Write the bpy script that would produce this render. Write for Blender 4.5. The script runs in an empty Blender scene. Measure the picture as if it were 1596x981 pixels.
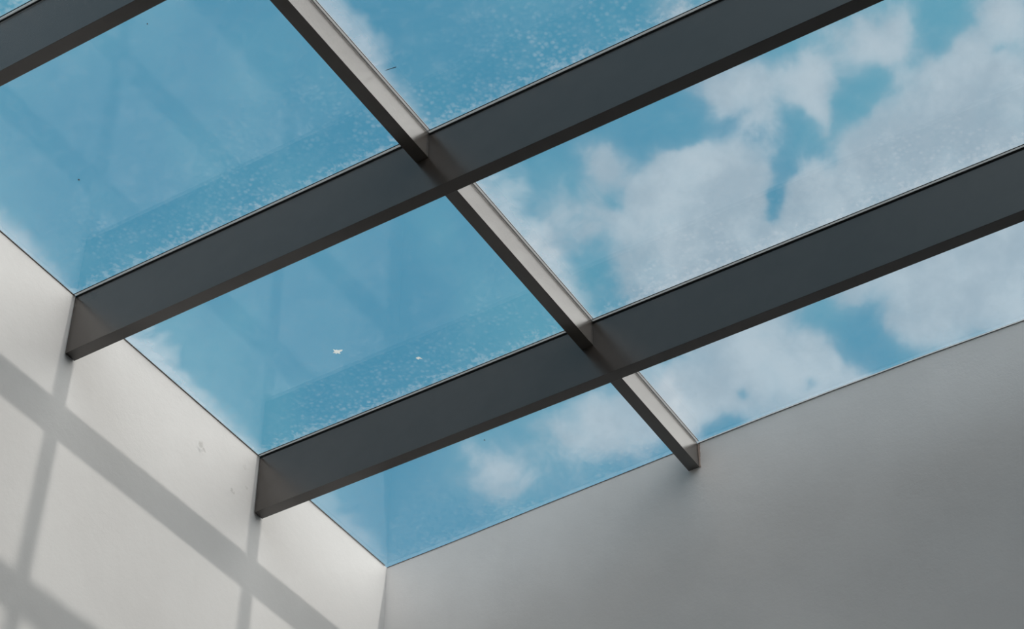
import bpy, bmesh, math, random
from mathutils import Vector, Matrix
random.seed(4)
S = bpy.context.scene
COL = S.collection

# ------------------------------------------------------------------ camera
FPX = 3336.93
CAM = Vector((4.98796, -6.89656, -6.05043))
RR = ((0.8508404814, 0.5254233599, 0.0008763695),      # right
      (-0.3521748092, 0.5715279208, -0.7411671468),    # down
      (-0.3899274022, 0.6303063767, 0.6713199628))     # forward
cd = bpy.data.cameras.new('camera'); cam = bpy.data.objects.new('camera', cd); COL.objects.link(cam)
cd.sensor_width = 36; cd.lens = FPX / 1596 * 36; cd.clip_end = 500
m3 = Matrix((RR[0], [-v for v in RR[1]], [-v for v in RR[2]])).transposed()
cam.matrix_world = Matrix.Translation(CAM) @ m3.to_4x4()
S.camera = cam

S.view_settings.view_transform = 'Standard'; S.view_settings.look = 'None'
S.view_settings.gamma = 1; S.view_settings.exposure = 0; S.view_settings.use_curve_mapping = False

# ------------------------------------------------------------------ sun
SUN_DIR = Vector((1, .0082, .342)).normalized()          # towards the sun
SUN_STRENGTH = 1.42
SUN_COLOR = (1.0, .925, .86)
sd = bpy.data.lights.new('sun', 'SUN'); sd.energy = SUN_STRENGTH; sd.color = SUN_COLOR; sd.angle = math.radians(.75)
so = bpy.data.objects.new('sun', sd); COL.objects.link(so)
so.rotation_euler = SUN_DIR.to_track_quat('Z', 'Y').to_euler(); so.location = (20, 0, 7)

# ------------------------------------------------------------------ sky
BLUE = (.078, .295, .450); BLUE_LIGHT = (.125, .375, .505)
CLOUD = (.44, .535, .605)
GLOW_DIR = (.54, .46, .70); GLOW = (2.85, 2.77, 2.66)  # added bright sky patch out of view, aimed to light the bar faces
AWAY_DIR = (.80, -.25, .55); AWAY = (2.45, 2.36, 2.29)  # unseen sky brightened to light the far wall and shaded plaster
BEAM_FILL_DIR = (-.60, -.50, .625); BEAM_FILL = (.50, .54, .56)  # pale unseen sky patch added to lift the left of the beam faces
LOW = (.20, .23, .25)
# clouds as soft lumps on the sky: (azimuth-like u, v on the sky seen through the rooflight, radius, weight)
LUMPS = [(1125, 142, 85, .9), (1170, 112, 60, .8), (1205, 160, 60, .5), (1271, 118, 62, .85), (1266, 170, 50, .8), (1255, 210, 40, .3),
         (1127, 262, 85, .9), (1169, 293, 75, .9), (1074, 262, 80, .8), (1032, 295, 85, .75), (1127, 330, 95, .9), (1001, 340, 85, .6),
         (938, 240, 60, .5), (1048, 395, 110, .9), (1140, 385, 90, .9), (891, 340, 80, .45), (812, 295, 70, .3), (960, 450, 110, .55),
         (1090, 450, 110, .7), (1211, 365, 55, .6), (1389, 50, 85, .85), (1363, 236, 95, .95), (1310, 293, 85, .9), (1284, 345, 90, .95),
         (1441, 183, 110, .95), (1520, 131, 110, .95), (1504, 68, 70, .8), (1546, 236, 140, 1.), (1441, 290, 130, 1.), (1570, 14, 80, .95),
         (1230, 410, 90, .8), (1330, 400, 120, .9), (1480, 420, 160, .9), (1600, 330, 140, .9), (1590, 120, 90, .7),
         (1290, 30, 80, .3), (860, 400, 80, .3), (1050, 170, 60, .25), (1130, 490, 120, .7),
         (1180, 545, 110, .85), (1060, 600, 90, .75), (1120, 600, 90, .75), (1260, 620, 80, .75), (1240, 560, 70, .7), (1200, 640, 80, .6), (1070, 650, 60, .6),
         (1500, 480, 130, .85), (1420, 500, 70, .5), (1300, 580, 80, .6), (1580, 440, 130, .9), (1340, 600, 70, .5),
         (770, 748, 78, .55), (805, 730, 55, .35), (745, 715, 45, .3), (965, 635, 90, .85), (900, 650, 80, .6), (985, 690, 80, .6), (850, 700, 110, .35), (720, 690, 70, .25),
         (1285, 262, 60, .6), (1195, 215, 50, .4), (1210, 230, 120, .35), (1300, 200, 70, .35), (1235, 380, 60, .5), (1268, 305, 50, .55), (1250, 90, 200, .22), (950, 320, 170, .25), (930, 260, 70, .35), (900, 340, 90, .3), (1190, 130, 70, .3), (1400, 70, 110, .25),
         (1060, 5, 60, .55), (690, 770, 90, .2), (930, 740, 90, .3)]
HOLES = [(1060, 200, 48, .75), (1010, 185, 70, .75), (960, 190, 60, .5), (1120, 208, 40, .3), (1190, 215, 40, .35), (1010, 420, 40, .2), (1242, 204, 42, .85), (1231, 250, 30, .7), (1221, 292, 34, .8), (1216, 322, 22, .4),
         (1326, 141, 48, .75), (1300, 185, 28, .4), (1363, 100, 45, .5), (1289, 225, 30, .4), (1462, 18, 46, .8), (1455, 62, 42, .75), (1562, 68, 20, .45),
         (949, 314, 28, .3), (917, 388, 45, .4), (910, 432, 45, .7), (1330, 522, 45, .6), (1345, 560, 40, .3), (1168, 600, 20, .6), (1255, 596, 20, .6),
         (1140, 655, 38, .45), (1400, 560, 55, .45), (1180, 75, 50, .6), (1215, 240, 25, .4)]
def skydir(u, v):
    r = Vector(RR[0]) * ((u - 798) / FPX) + Vector(RR[1]) * ((v - 490.5) / FPX) + Vector(RR[2])
    return r.normalized()

class NT:
    def __init__(s, tree): s.t = tree; s.n = tree.nodes; s.l = tree.links
    def node(s, kind, **kw):
        n = s.n.new(kind)
        for k, v in kw.items(): setattr(n, k, v)
        return n
    def put(s, sock, v):
        if isinstance(v, bpy.types.NodeSocket): s.l.new(v, sock)
        elif v is not None: sock.default_value = v
    def math(s, op, a, b=None, c=None, clamp=False):
        n = s.node('ShaderNodeMath', operation=op, use_clamp=clamp)
        for i, v in enumerate((a, b, c)):
            if v is not None: s.put(n.inputs[i], v)
        return n.outputs[0]
    def vmath(s, op, a, b=None):
        n = s.node('ShaderNodeVectorMath', operation=op); s.put(n.inputs[0], a)
        if b is not None: s.put(n.inputs[1], b)
        return n.outputs['Value'] if op in ('DOT_PRODUCT', 'DISTANCE', 'LENGTH') else n.outputs[0]
    def rng(s, v, a, b, c=0., d=1., smooth=True):
        n = s.node('ShaderNodeMapRange', interpolation_type='SMOOTHSTEP' if smooth else 'LINEAR')
        s.put(n.inputs[0], v)
        for i, x in enumerate((a, b, c, d)): s.put(n.inputs[i + 1], x)
        return n.outputs[0]
    def mix(s, f, a, b):
        n = s.node('ShaderNodeMix', data_type='RGBA'); s.put(n.inputs[0], f)
        s.put(n.inputs[6], a if isinstance(a, bpy.types.NodeSocket) else (*a, 1)); s.put(n.inputs[7], b if isinstance(b, bpy.types.NodeSocket) else (*b, 1))
        return n.outputs[2]
    def noise(s, vec, scale, detail=3., rough=.5, dist=0., out=0):
        n = s.node('ShaderNodeTexNoise'); s.put(n.inputs['Vector'], vec); n.inputs['Scale'].default_value = scale
        n.inputs['Detail'].default_value = detail; n.inputs['Roughness'].default_value = rough; n.inputs['Distortion'].default_value = dist
        return n.outputs[out]

w = bpy.data.worlds.new('sky'); S.world = w; w.use_nodes = True; w.node_tree.nodes.clear()
N = NT(w.node_tree)
D = N.node('ShaderNodeTexCoord').outputs['Generated']
warp = N.vmath('SUBTRACT', N.noise(D, 14, 4, .6, 0, 1), (.5, .5, .5))
sc_ = N.node('ShaderNodeVectorMath', operation='SCALE'); N.put(sc_.inputs[0], warp); sc_.inputs['Scale'].default_value = .035
DW = N.vmath('ADD', D, sc_.outputs[0])
def union(L):
    out = None
    for (u, v, r, wt) in L:
        g = N.rng(N.vmath('DISTANCE', DW, tuple(skydir(u, v))), r * 1.18 / FPX, 0., 1., 1. - wt)
        out = g if out is None else N.math('MULTIPLY', out, g)
    return out
tot = N.math('MULTIPLY', N.math('SUBTRACT', 1., union(LUMPS)), union(HOLES))
fine = N.math('SUBTRACT', N.noise(D, 44, 9, .62, .35), .5)
tot = N.math('ADD', tot, N.math('MULTIPLY', fine, .95))
mask = N.math('ADD', N.math('MULTIPLY', N.rng(tot, .0, 1.05), .55), N.math('MULTIPLY', N.rng(tot, .32, .72), .45))
# cloudy brightening added to the sky beyond what the rooflight shows, to light the walls
view = N.vmath('DOT_PRODUCT', D, RR[2])
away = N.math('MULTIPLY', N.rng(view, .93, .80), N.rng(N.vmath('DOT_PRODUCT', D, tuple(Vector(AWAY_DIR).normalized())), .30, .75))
oth = N.rng(N.noise(D, 2.6, 5, .55), .42, .66)
tone = N.rng(N.noise(D, 9, 3, .5), .35, .7)
base = N.mix(tone, BLUE, BLUE_LIGHT)
shade = N.mix(N.rng(N.noise(D, 26, 6, .6), .36, .64), (.365, .475, .562), tuple(c * 1.10 for c in CLOUD))
skyc = N.mix(mask, base, shade)
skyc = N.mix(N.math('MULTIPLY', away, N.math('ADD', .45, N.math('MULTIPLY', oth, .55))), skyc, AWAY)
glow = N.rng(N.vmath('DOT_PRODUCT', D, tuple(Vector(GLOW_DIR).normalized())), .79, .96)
beam_fill = N.math('MULTIPLY', N.rng(N.vmath('DOT_PRODUCT', D, BEAM_FILL_DIR), .84, .99), .5)
skyc = N.mix(beam_fill, skyc, BEAM_FILL)
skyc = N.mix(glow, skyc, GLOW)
z = N.node('ShaderNodeSeparateXYZ'); N.put(z.inputs[0], D)
skyc = N.mix(N.rng(z.outputs[2], -.02, .12), LOW, skyc)
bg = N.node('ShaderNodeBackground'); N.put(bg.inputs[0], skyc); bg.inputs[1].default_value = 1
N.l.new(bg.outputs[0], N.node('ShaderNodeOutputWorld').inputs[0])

# ------------------------------------------------------------------ materials
def mat(name):
    m = bpy.data.materials.new(name); m.use_nodes = True; m.node_tree.nodes.clear(); return m, NT(m.node_tree)
def finish(n, sh): n.l.new(sh, n.node('ShaderNodeOutputMaterial').inputs[0])
def principled(n, col, rough, metal=0., bump=None, spec=.5):
    p = n.node('ShaderNodeBsdfPrincipled')
    n.put(p.inputs['Base Color'], col if isinstance(col, bpy.types.NodeSocket) else (*col, 1))
    n.put(p.inputs['Roughness'], rough); p.inputs['Metallic'].default_value = metal; p.inputs['Specular IOR Level'].default_value = spec
    if bump: n.put(p.inputs['Normal'], bump)
    return p.outputs[0]
def bump(n, h, strength, dist):
    b = n.node('ShaderNodeBump'); b.inputs['Strength'].default_value = strength; b.inputs['Distance'].default_value = dist
    n.put(b.inputs['Height'], h); return b.outputs[0]
def pos(n): return n.node('ShaderNodeNewGeometry').outputs['Position']

def plaster(name, c1, c2, chips=()):
    m, n = mat(name); P = pos(n)
    big = n.rng(n.noise(P, 1.7, 4, .55), .35, .68)
    col = n.mix(big, c1, c2)
    streak = n.node('ShaderNodeMapping'); n.put(streak.inputs[0], P); streak.inputs['Scale'].default_value = (5, 5, 1.1)
    st = n.rng(n.noise(streak.outputs[0], 1.6, 4, .6), .55, .8)
    col = n.mix(n.math('MULTIPLY', st, .10), col, tuple(v * .86 for v in c1))
    fin = n.noise(P, 120, 3, .6); mid = n.noise(P, 14, 4, .6)
    for (c, r, wt) in chips:
        dw = n.vmath('ADD', P, n.vmath('MULTIPLY', n.vmath('SUBTRACT', n.noise(P, 45, 3, .6, 0, 1), (.5, .5, .5)), (.06, .06, .06)))
        dm = n.rng(n.vmath('DISTANCE', dw, c), r, r * .3)
        col = n.mix(n.math('MULTIPLY', dm, wt), col, (.36, .35, .33))
    h = n.math('ADD', n.math('MULTIPLY', fin, .25), mid)
    finish(n, principled(n, col, .85, 0, bump(n, h, .22, .006), .25)); return m
M_LEFT = plaster('white_plaster', (.715, .705, .695), (.75, .742, .732),
                 [((-.010, -1.39, -.195), .020, .45), ((-.010, -1.37, -.215), .018, .45), ((-.009, -1.155, -.295), .014, .4),
                  ((-.014, -1.06, -.215), .018, .25), ((-.012, -1.09, -.12), .016, .2)])
M_FAR = plaster('pale_plaster', (.81, .79, .78), (.86, .84, .83))
m, n = mat('dark_floor'); finish(n, principled(n, n.mix(n.noise(pos(n), 2, 4), (.05, .048, .045), (.08, .077, .072)), .6)); M_FLOOR = m
M_SIDE = plaster('grey_brown_plaster', (.30, .28, .265), (.34, .32, .305))

def paint(name, col, rough, spec, var=.85):
    m, n = mat(name); P = pos(n)
    c = n.mix(n.rng(n.noise(P, 3.5, 4, .6), .3, .7), tuple(v * var for v in col), col)
    finish(n, principled(n, c, rough, 0, bump(n, n.noise(P, 260, 2, .5), .05, .001), spec)); return m
M_BEAM = paint('charcoal_steel_paint', (.056, .046, .040), .24, .8)
M_BAR = paint('taupe_steel_paint', (.080, .070, .062), .26, .95)
M_BLACK = paint('black_rubber', (.008, .008, .008), .9, .1)
M_SEAL = paint('dark_sealant', (.030, .028, .026), .6, .3)
m, n = mat('frosted_glass_edge'); a_ = n.node('ShaderNodeBsdfTranslucent'); a_.inputs[0].default_value = (.74, .74, .73, 1)
b_ = n.node('ShaderNodeBsdfDiffuse'); b_.inputs[0].default_value = (.4, .4, .4, 1); c_ = n.node('ShaderNodeMixShader'); c_.inputs[0].default_value = .35
n.l.new(a_.outputs[0], c_.inputs[1]); n.l.new(b_.outputs[0], c_.inputs[2]); d_ = n.node('ShaderNodeBsdfTransparent'); e_ = n.node('ShaderNodeMixShader'); e_.inputs[0].default_value = .45
n.l.new(c_.outputs[0], e_.inputs[1]); n.l.new(d_.outputs[0], e_.inputs[2]); finish(n, e_.outputs[0]); M_ALU = m
M_WSEAL = paint('brown_grey_wall_sealant', (.17, .14, .12), .7, .3)
M_CAP = paint('grey_cover_cap', (.25, .26, .27), .4, .5)
M_CAULK = paint('old_caulk', (.46, .36, .31), .8, .3)
m, n = mat('chalky_white'); a_ = n.node('ShaderNodeBsdfTranslucent'); a_.inputs[0].default_value = (.97, .95, .92, 1)
b_ = n.node('ShaderNodeBsdfDiffuse'); b_.inputs[0].default_value = (.9, .86, .82, 1); c_ = n.node('ShaderNodeMixShader'); c_.inputs[0].default_value = .3
n.l.new(a_.outputs[0], c_.inputs[1]); n.l.new(b_.outputs[0], c_.inputs[2]); finish(n, c_.outputs[0]); M_DROP = m
M_SPECK = paint('dark_grit', (.05, .07, .09), .8, .3)

def glass(name, ylen, haze=1., speck=1.):
    m, n = mat(name)
    geo = n.node('ShaderNodeNewGeometry'); P = geo.outputs['Position']
    c = n.math('ABSOLUTE', n.vmath('DOT_PRODUCT', geo.outputs['Normal'], geo.outputs['Incoming']))
    fr = n.math('ADD', .060, n.math('MULTIPLY', .94, n.math('POWER', n.math('SUBTRACT', 1, c, clamp=True), 5)))
    tr = n.node('ShaderNodeBsdfTransparent'); tr.inputs[0].default_value = (.975, .99, .992, 1)
    gl = n.node('ShaderNodeBsdfGlossy'); gl.inputs['Color'].default_value = (1, 1, 1, 1); gl.inputs['Roughness'].default_value = .012
    mx = n.node('ShaderNodeMixShader'); n.put(mx.inputs[0], fr); n.l.new(tr.outputs[0], mx.inputs[1]); n.l.new(gl.outputs[0], mx.inputs[2])
    # dried dirt: a film creeping in from the edge where rain collects, and drop marks
    O = n.node('ShaderNodeTexCoord').outputs['Object']; sp = n.node('ShaderNodeSeparateXYZ'); n.put(sp.inputs[0], O)
    x, y = sp.outputs[0], sp.outputs[1]
    yy = n.math('DIVIDE', y, ylen, clamp=True)
    wv = n.math('MULTIPLY', n.math('POWER', n.math('SUBTRACT', 1.03, yy, clamp=True), .6), n.rng(n.noise(P, 3.2, 4, .6, .4), .30, .70, .09, .24))
    film = n.rng(n.math('SUBTRACT', x, n.math('MULTIPLY', wv, 1.)), .03, -.10, 0, .36 * haze)
    film = n.math('MULTIPLY', film, n.rng(n.noise(P, 9, 4, .6), .2, .6, .65, 1.))
    vor = n.node('ShaderNodeTexVoronoi'); n.put(vor.inputs['Vector'], n.vmath('ADD', P, n.vmath('MULTIPLY', n.noise(P, 30, 2, .5, 0, 1), (.012, .012, .0)))); vor.inputs['Scale'].default_value = 46
    ring = n.rng(vor.outputs['Distance'], .62, .12)
    cellr = n.node('ShaderNodeSeparateColor'); n.put(cellr.inputs[0], vor.outputs['Color'])
    ring = n.math('MULTIPLY', ring, n.rng(cellr.outputs[0], .1, 1., .25, 1.))
    near = n.rng(y, ylen - .62, ylen - .02, .10, 1.)
    patch = n.rng(n.noise(P, 2.3, 3, .55), .40, .66, .25, 1.)
    drops = n.math('MULTIPLY', n.math('MULTIPLY', ring, n.math('MULTIPLY', near, patch)), .125 * speck)
    low = n.math('MULTIPLY', n.rng(n.noise(P, 11, 5, .65), .45, .8), .035 * speck)
    edge = n.math('MULTIPLY', n.rng(n.math('ADD', y, n.rng(n.noise(P, 38, 4, .65), .35, .75, -.04, .06)), ylen - .06, ylen + .01), .13 * haze)
    dirt = n.math('ADD', n.math('ADD', film, drops), n.math('ADD', low, edge), clamp=True)
    ng = n.node('ShaderNodeSeparateXYZ'); n.put(ng.inputs[0], P)
    outer = n.math('GREATER_THAN', ng.outputs[2], .006)            # the dirt lies on the weather side only
    up = n.math('MULTIPLY', dirt, outer)
    tl = n.node('ShaderNodeBsdfTranslucent'); tl.inputs[0].default_value = (.86, .78, .75, 1)
    m2 = n.node('ShaderNodeMixShader'); n.put(m2.inputs[0], up); n.l.new(mx.outputs[0], m2.inputs[1]); n.l.new(tl.outputs[0], m2.inputs[2])
    finish(n, m2.outputs[0]); return m

# ------------------------------------------------------------------ mesh helpers
def prism(bm, foot, z0, z1):
    """vertical prism over a list of (x, y) corners, counter-clockwise"""
    a = [bm.verts.new((x, y, z0)) for x, y in foot]; b = [bm.verts.new((x, y, z1)) for x, y in foot]
    k = len(foot)
    bm.faces.new(a[::-1]); bm.faces.new(b)
    for i in range(k): bm.faces.new((a[i], a[(i + 1) % k], b[(i + 1) % k], b[i]))
def boxm(bm, x0, x1, y0, y1, z0, z1): prism(bm, [(x0, y0), (x1, y0), (x1, y1), (x0, y1)], z0, z1)
def obj(name, bm, material, parent=None, loc=(0, 0, 0), bevel=0.):
    if bevel:
        bmesh.ops.bevel(bm, geom=list(bm.edges), offset=bevel, segments=2, profile=.5, affect='EDGES')
    bmesh.ops.recalc_face_normals(bm, faces=bm.faces)
    me = bpy.data.meshes.new(name); 
    off = Vector(loc)
    for v in bm.verts: v.co -= off
    bm.to_mesh(me); bm.free()
    me.materials.append(material)
    o = bpy.data.objects.new(name, me); COL.objects.link(o)
    o.location = off if parent is None else off - parent.location
    o.parent = parent
    return o
def thing(name, label, cat, loc, group=None):
    o = bpy.data.objects.new(name, None); COL.objects.link(o); o.location = loc; o.empty_display_size = .1
    o['label'] = label; o['category'] = cat
    if group: o['group'] = group
    return o
def struct(name, bm, material, label=None, cat=None):
    o = obj(name, bm, material); o['kind'] = 'structure'
    if label: o['label'] = label; o['category'] = cat
    return o

# ------------------------------------------------------------------ room shell
SL = .00751
X_R, Y_N, Z_F = 6.75, -9.2, -7.65
FARPTS = [(-.05, .022), (-.008, .022), (.362, .0126), (.911, -.0095), (1.30, -.0225), (1.588, -.0324), (1.80, -.0405), (2.10, -.0490),
          (2.403, -.0548), (2.84, -.0566), (3.293, -.0500), (4.2, -.045), (5.5, -.045), (X_R + .3, -.045)]
def fary(x):
    for (a, ya), (b, yb) in zip(FARPTS, FARPTS[1:]):
        if x <= b: return ya + (yb - ya) * (x - a) / (b - a)
    return FARPTS[-1][1]
ROOF_END = -4.853
bm = bmesh.new(); prism(bm, [(-.30, Y_N - .3), (SL * Y_N, Y_N - .3), (-.0005, .30), (-.30, .30)], Z_F, -.0005)
struct('wall_left', bm, M_LEFT, 'sunlit white plaster wall striped by the bar shadows', 'wall')
bm = bmesh.new(); prism(bm, [(x, y) for x, y in FARPTS[1:]] + [(X_R + .3, .45), (-.008, .45)], Z_F, -.0005)
struct('wall_far', bm, M_FAR, 'plain pale grey plaster wall in shade below the glass', 'wall')
bm = bmesh.new(); boxm(bm, X_R, X_R + .3, Y_N - .3, -.045, Z_F, -.0005); struct('wall_right', bm, M_SIDE)
bm = bmesh.new(); boxm(bm, SL * Y_N, X_R, Y_N - .3, Y_N, Z_F, -.0005); struct('wall_near', bm, M_SIDE)
bm = bmesh.new(); boxm(bm, -.3, X_R + .3, Y_N - .3, .45, Z_F - .25, Z_F); struct('floor', bm, M_FLOOR)
bm = bmesh.new(); boxm(bm, -.3, X_R + .3, Y_N - .3, ROOF_END + .03, .0, .28)
struct('ceiling', bm, M_SIDE)

# ------------------------------------------------------------------ steel beams
WB, HB, ZB = .05697, .3041, -.0142
BEAMS = [(-1.0, 'dark charcoal steel beam nearest the plain grey far wall'),
         (-2.26868, 'dark charcoal steel beam crossing the middle, two bays from the far wall'),
         (-3.56115, 'dark charcoal steel beam cutting across the top left corner of the view')]
for y, lab in BEAMS:
    t = thing('steel_beam', lab, 'beam', (SL * y, y, ZB - HB), 'charcoal steel beams under the rooflight')
    bm = bmesh.new(); boxm(bm, SL * y + .0025, X_R - .002, y, y + WB, ZB - HB, ZB)
    obj('beam_body', bm, M_BEAM, t, bevel=.0012)
    bm = bmesh.new(); boxm(bm, SL * y + .001, X_R - .002, y + .0012, y + WB - .0012, ZB, -.0002)
    obj('gasket', bm, M_BLACK, t)
    bm = bmesh.new(); boxm(bm, -.02, X_R, y + .002, y + WB - .002, .0125, .018)
    obj('cover_cap', bm, M_CAP, t, bevel=.002)

# ------------------------------------------------------------------ glazing bars
WP, HP, ZP = .05608, .13044, -.0034
ys = [ROOF_END, -3.56115, -2.26868, -1.0]
def barx(y):                                              # the visible line of bars drifts by a few millimetres
    return 1.750 if y <= -2.27 else 1.7407 + .0093 * (-1 - y) / 1.26868 if y <= -1 else 1.7324 + .0083 * (-y)
BAYN = {3: 'in the last bay against the far wall', 2: 'in the middle bay between the two lower beams',
        1: 'in the upper bay, running up out of the top edge', 0: 'behind the top left beam'}
def bar(k, dx, lab):
    y0 = ys[k] + WB + .0008; y1 = (ys[k + 1] - .0008) if k < 3 else fary(barx(0) + dx) - .001
    a, b = barx(y0) + dx, barx(y1) + dx
    t = thing('glazing_bar', lab, 'glazing bar', (a, y0, ZP - HP), 'taupe glazing bars between the beams')
    bm = bmesh.new(); prism(bm, [(a - WP, y0), (a, y0), (b, y1), (b - WP, y1)], ZP - HP - .0025, ZP - .0025)
    obj('bar_body', bm, M_BAR, t, bevel=.0008)
    bm = bmesh.new(); prism(bm, [(a - WP + .003, y0), (a - .002, y0), (b - .002, y1), (b - WP + .003, y1)], ZP - .0025, -.0002)
    obj('gasket', bm, M_SEAL, t)
    bm = bmesh.new(); prism(bm, [(a - WP + .002, y0), (a - .002, y0), (b - .002, y1), (b - WP + .002, y1)], .0125, .030)
    obj('cover_cap', bm, M_CAP, t, bevel=.002)
    return t, b, y1
bar(1, 0, 'taupe glazing bar running up from the middle beam out of the top edge')
bar(2, 0, 'taupe glazing bar between the two lower charcoal beams')
t, bx, by = bar(3, 0, 'short taupe glazing bar ending at the grey far wall')
# crumbling caulk where that bar meets the wall
bm = bmesh.new()
for k in range(16):
    f = k / 15; z0 = ZP - .004 - f * (HP - .01)
    wdt = .0045 + .005 * (1 - f) ** 2 + random.uniform(-.001, .0015)
    prism(bm, [(bx + .0002, by - .004), (bx + wdt, by - .003), (bx + wdt, by + .002), (bx + .0002, by + .002)], z0 - .0085, z0)
obj('caulk_bead', bm, M_CAULK, t)['label'] = 'ragged pinkish caulk at the wall end'
DX2 = 2.50
for k in (0,): bar(k, 0, 'taupe glazing bar behind the top left beam, out of view')
for k in range(4): bar(k, DX2, 'taupe glazing bar beyond the right edge of the view, ' + ('topmost', 'upper bay', 'middle bay', 'far wall bay')[k])

# ------------------------------------------------------------------ glass panes
def strip(bm, p, q, w0, w1, z0, z1):
    """thin bar beside the line p-q, from w0 to w1 to its left"""
    d = (Vector(q) - Vector(p)).normalized(); nn = Vector((-d.y, d.x))
    a, b = Vector(p), Vector(q)
    prism(bm, [tuple(a + nn * w0), tuple(b + nn * w0), tuple(b + nn * w1), tuple(a + nn * w1)], z0, z1)
def pane(k, c, lab, haze=1., speck=1.):
    ya, yb = ys[k] + WB, (ys[k + 1] if k < 3 else .0)
    py0 = ys[k] + WB / 2 + .004; py1 = ys[k + 1] + WB / 2 - .004 if k < 3 else .10
    lx = lambda y: SL * y if c == 0 else barx(y) + (DX2 if c == 2 else 0)
    rx = lambda y: X_R if c == 2 else barx(y) - WP + (DX2 if c == 1 else 0)
    px0 = -.05 if c == 0 else lx(ya) - WP / 2 + .004; px1 = X_R + .05 if c == 2 else rx(ya) + WP / 2 - .004
    t = thing('glass_pane', lab, 'glass pane', (lx(ya), ya, 0), 'glass panes of the rooflight')
    bm = bmesh.new(); boxm(bm, px0, px1, py0, py1, 0, .012)
    obj('glass', bm, glass('pane_glass', yb - ya, haze, speck), t, loc=(lx(ya), ya, 0))
    sp, se, ws = bmesh.new(), bmesh.new(), bmesh.new()
    ytop = yb if k < 3 else None
    # edge towards the far wall
    if k < 3:
        boxm(sp, lx(yb) + .001, rx(yb) - .001, yb - .0108, yb - .0008, -.0016, -.0001)
        boxm(se, lx(yb) + .001, rx(yb) - .001, yb - .0138, yb - .0109, -.0020, -.0001)
    else:
        xs = [lx(0)] + [x for x, _ in FARPTS if lx(0) < x < rx(0)] + [rx(0)]
        for a, b in zip(xs, xs[1:]):
            prism(ws, [(a, fary(a) - .0028), (b, fary(b) - .0028), (b, fary(b) + .002), (a, fary(a) + .002)], -.0020, -.0001)
            if c: prism(sp, [(a, fary(a) - .0100), (b, fary(b) - .0100), (b, fary(b) - .0036), (a, fary(a) - .0036)], -.0012, -.0001)
    boxm(sp, lx(ya) + .001, rx(ya) - .001, ya + .0008, ya + .0108, -.0016, -.0001)
    boxm(se, lx(ya) + .001, rx(ya) - .001, ya + .0109, ya + .0138, -.0020, -.0001)
    y1 = yb if k < 3 else -.04
    if c:                                                  # edge on a glazing bar
        prism(sp, [(lx(ya) + .0006, ya + .014), (lx(ya) + .0095, ya + .014), (lx(y1) + .0095, y1 - .014), (lx(y1) + .0006, y1 - .010)], -.0016, -.0001)
        prism(se, [(lx(ya) + .0096, ya + .014), (lx(ya) + .0118, ya + .014), (lx(y1) + .0118, y1 - .014), (lx(y1) + .0096, y1 - .014)], -.0020, -.0001)
    else:                                                  # edge on the plaster wall
        prism(ws, [(lx(ya) - .001, ya), (lx(ya) + .003, ya), (lx(yb) + .003, yb), (lx(yb) - .001, yb)], -.0022, -.0001)
    if c < 2:
        prism(sp, [(rx(ya) - .0095, ya + .014), (rx(ya) - .0006, ya + .014), (rx(y1) - .0006, y1 - .014), (rx(y1) - .0095, y1 - .014)], -.0016, -.0001)
        prism(se, [(rx(ya) - .0118, ya + .014), (rx(ya) - .0096, ya + .014), (rx(y1) - .0096, y1 - .014), (rx(y1) - .0118, y1 - .014)], -.0020, -.0001)
    obj('edge_strip', sp, M_ALU, t); obj('seal', se, M_SEAL, t)
    if len(ws.verts): obj('wall_sealant', ws, M_WSEAL, t)
    else: ws.free()
    return t
def splat(bm, cx, cy, r, n_=15, z0=.0122, z1=.0145, arms=()):
    pts = []
    for i in range(n_):
        a = 2 * math.pi * i / n_; rr = r * random.uniform(.62, 1.1)
        for (aa, L) in arms:
            dd = abs((a - aa + math.pi) % (2 * math.pi) - math.pi)
            rr += r * L * max(0, 1 - dd / .35)
        pts.append((cx + rr * math.cos(a), cy + rr * math.sin(a)))
    prism(bm, pts, z0, z1)
pane(0, 0, 'sliver of blue glass above the beam at the top left corner')
t = pane(1, 0, 'large hazy blue glass pane at the left, below the top left beam', 1.0, 1.)
bm = bmesh.new(); splat(bm, .427, -2.774, .0042, 9); obj('grit', bm, M_SPECK, t)
bm = bmesh.new(); splat(bm, 1.162, -3.258, .003, 8); obj('grit', bm, M_SPECK, t)
t = pane(1, 1, 'clear blue glass pane at the top, right of the glazing bar', .9, 1.35)
bm = bmesh.new(); prism(bm, [(1.778, -2.612), (1.781, -2.613), (1.823, -2.607), (1.822, -2.604)], .0122, .0135); obj('grit', bm, M_SPECK, t)
t = pane(2, 0, 'blue glass pane with two white droppings, left of the glazing bar', 1.0, .8)
bm = bmesh.new(); splat(bm, .700, -1.396, .0125, 44, arms=((.2, 1.5), (3.3, .8), (1.4, .8), (4.4, .7), (2.5, .5))); obj('bird_dropping', bm, M_DROP, t)
bm = bmesh.new(); splat(bm, .975, -1.177, .0085, 15, arms=((.9, 1.), (3.6, .6))); obj('bird_dropping', bm, M_DROP, t)
pane(2, 1, 'glass pane showing the large white clouds, right of the glazing bar', .9, .9)
t = pane(3, 0, 'lowest glass pane at the corner of the two walls', .45, .6)
bm = bmesh.new(); splat(bm, .916, -.55, .004, 8); obj('grit', bm, M_SPECK, t)
pane(3, 1, 'pale cloudy glass pane along the far wall, right of the short bar', .7, .4)
for k in range(4): pane(k, 2, 'glass pane beyond the right edge of the view, ' + ('behind the top left beam', 'upper bay', 'middle bay', 'far wall bay')[k], .5, .5)
pane(0, 1, 'glass pane above the beam top left, right of its glazing bar', .7, .8)
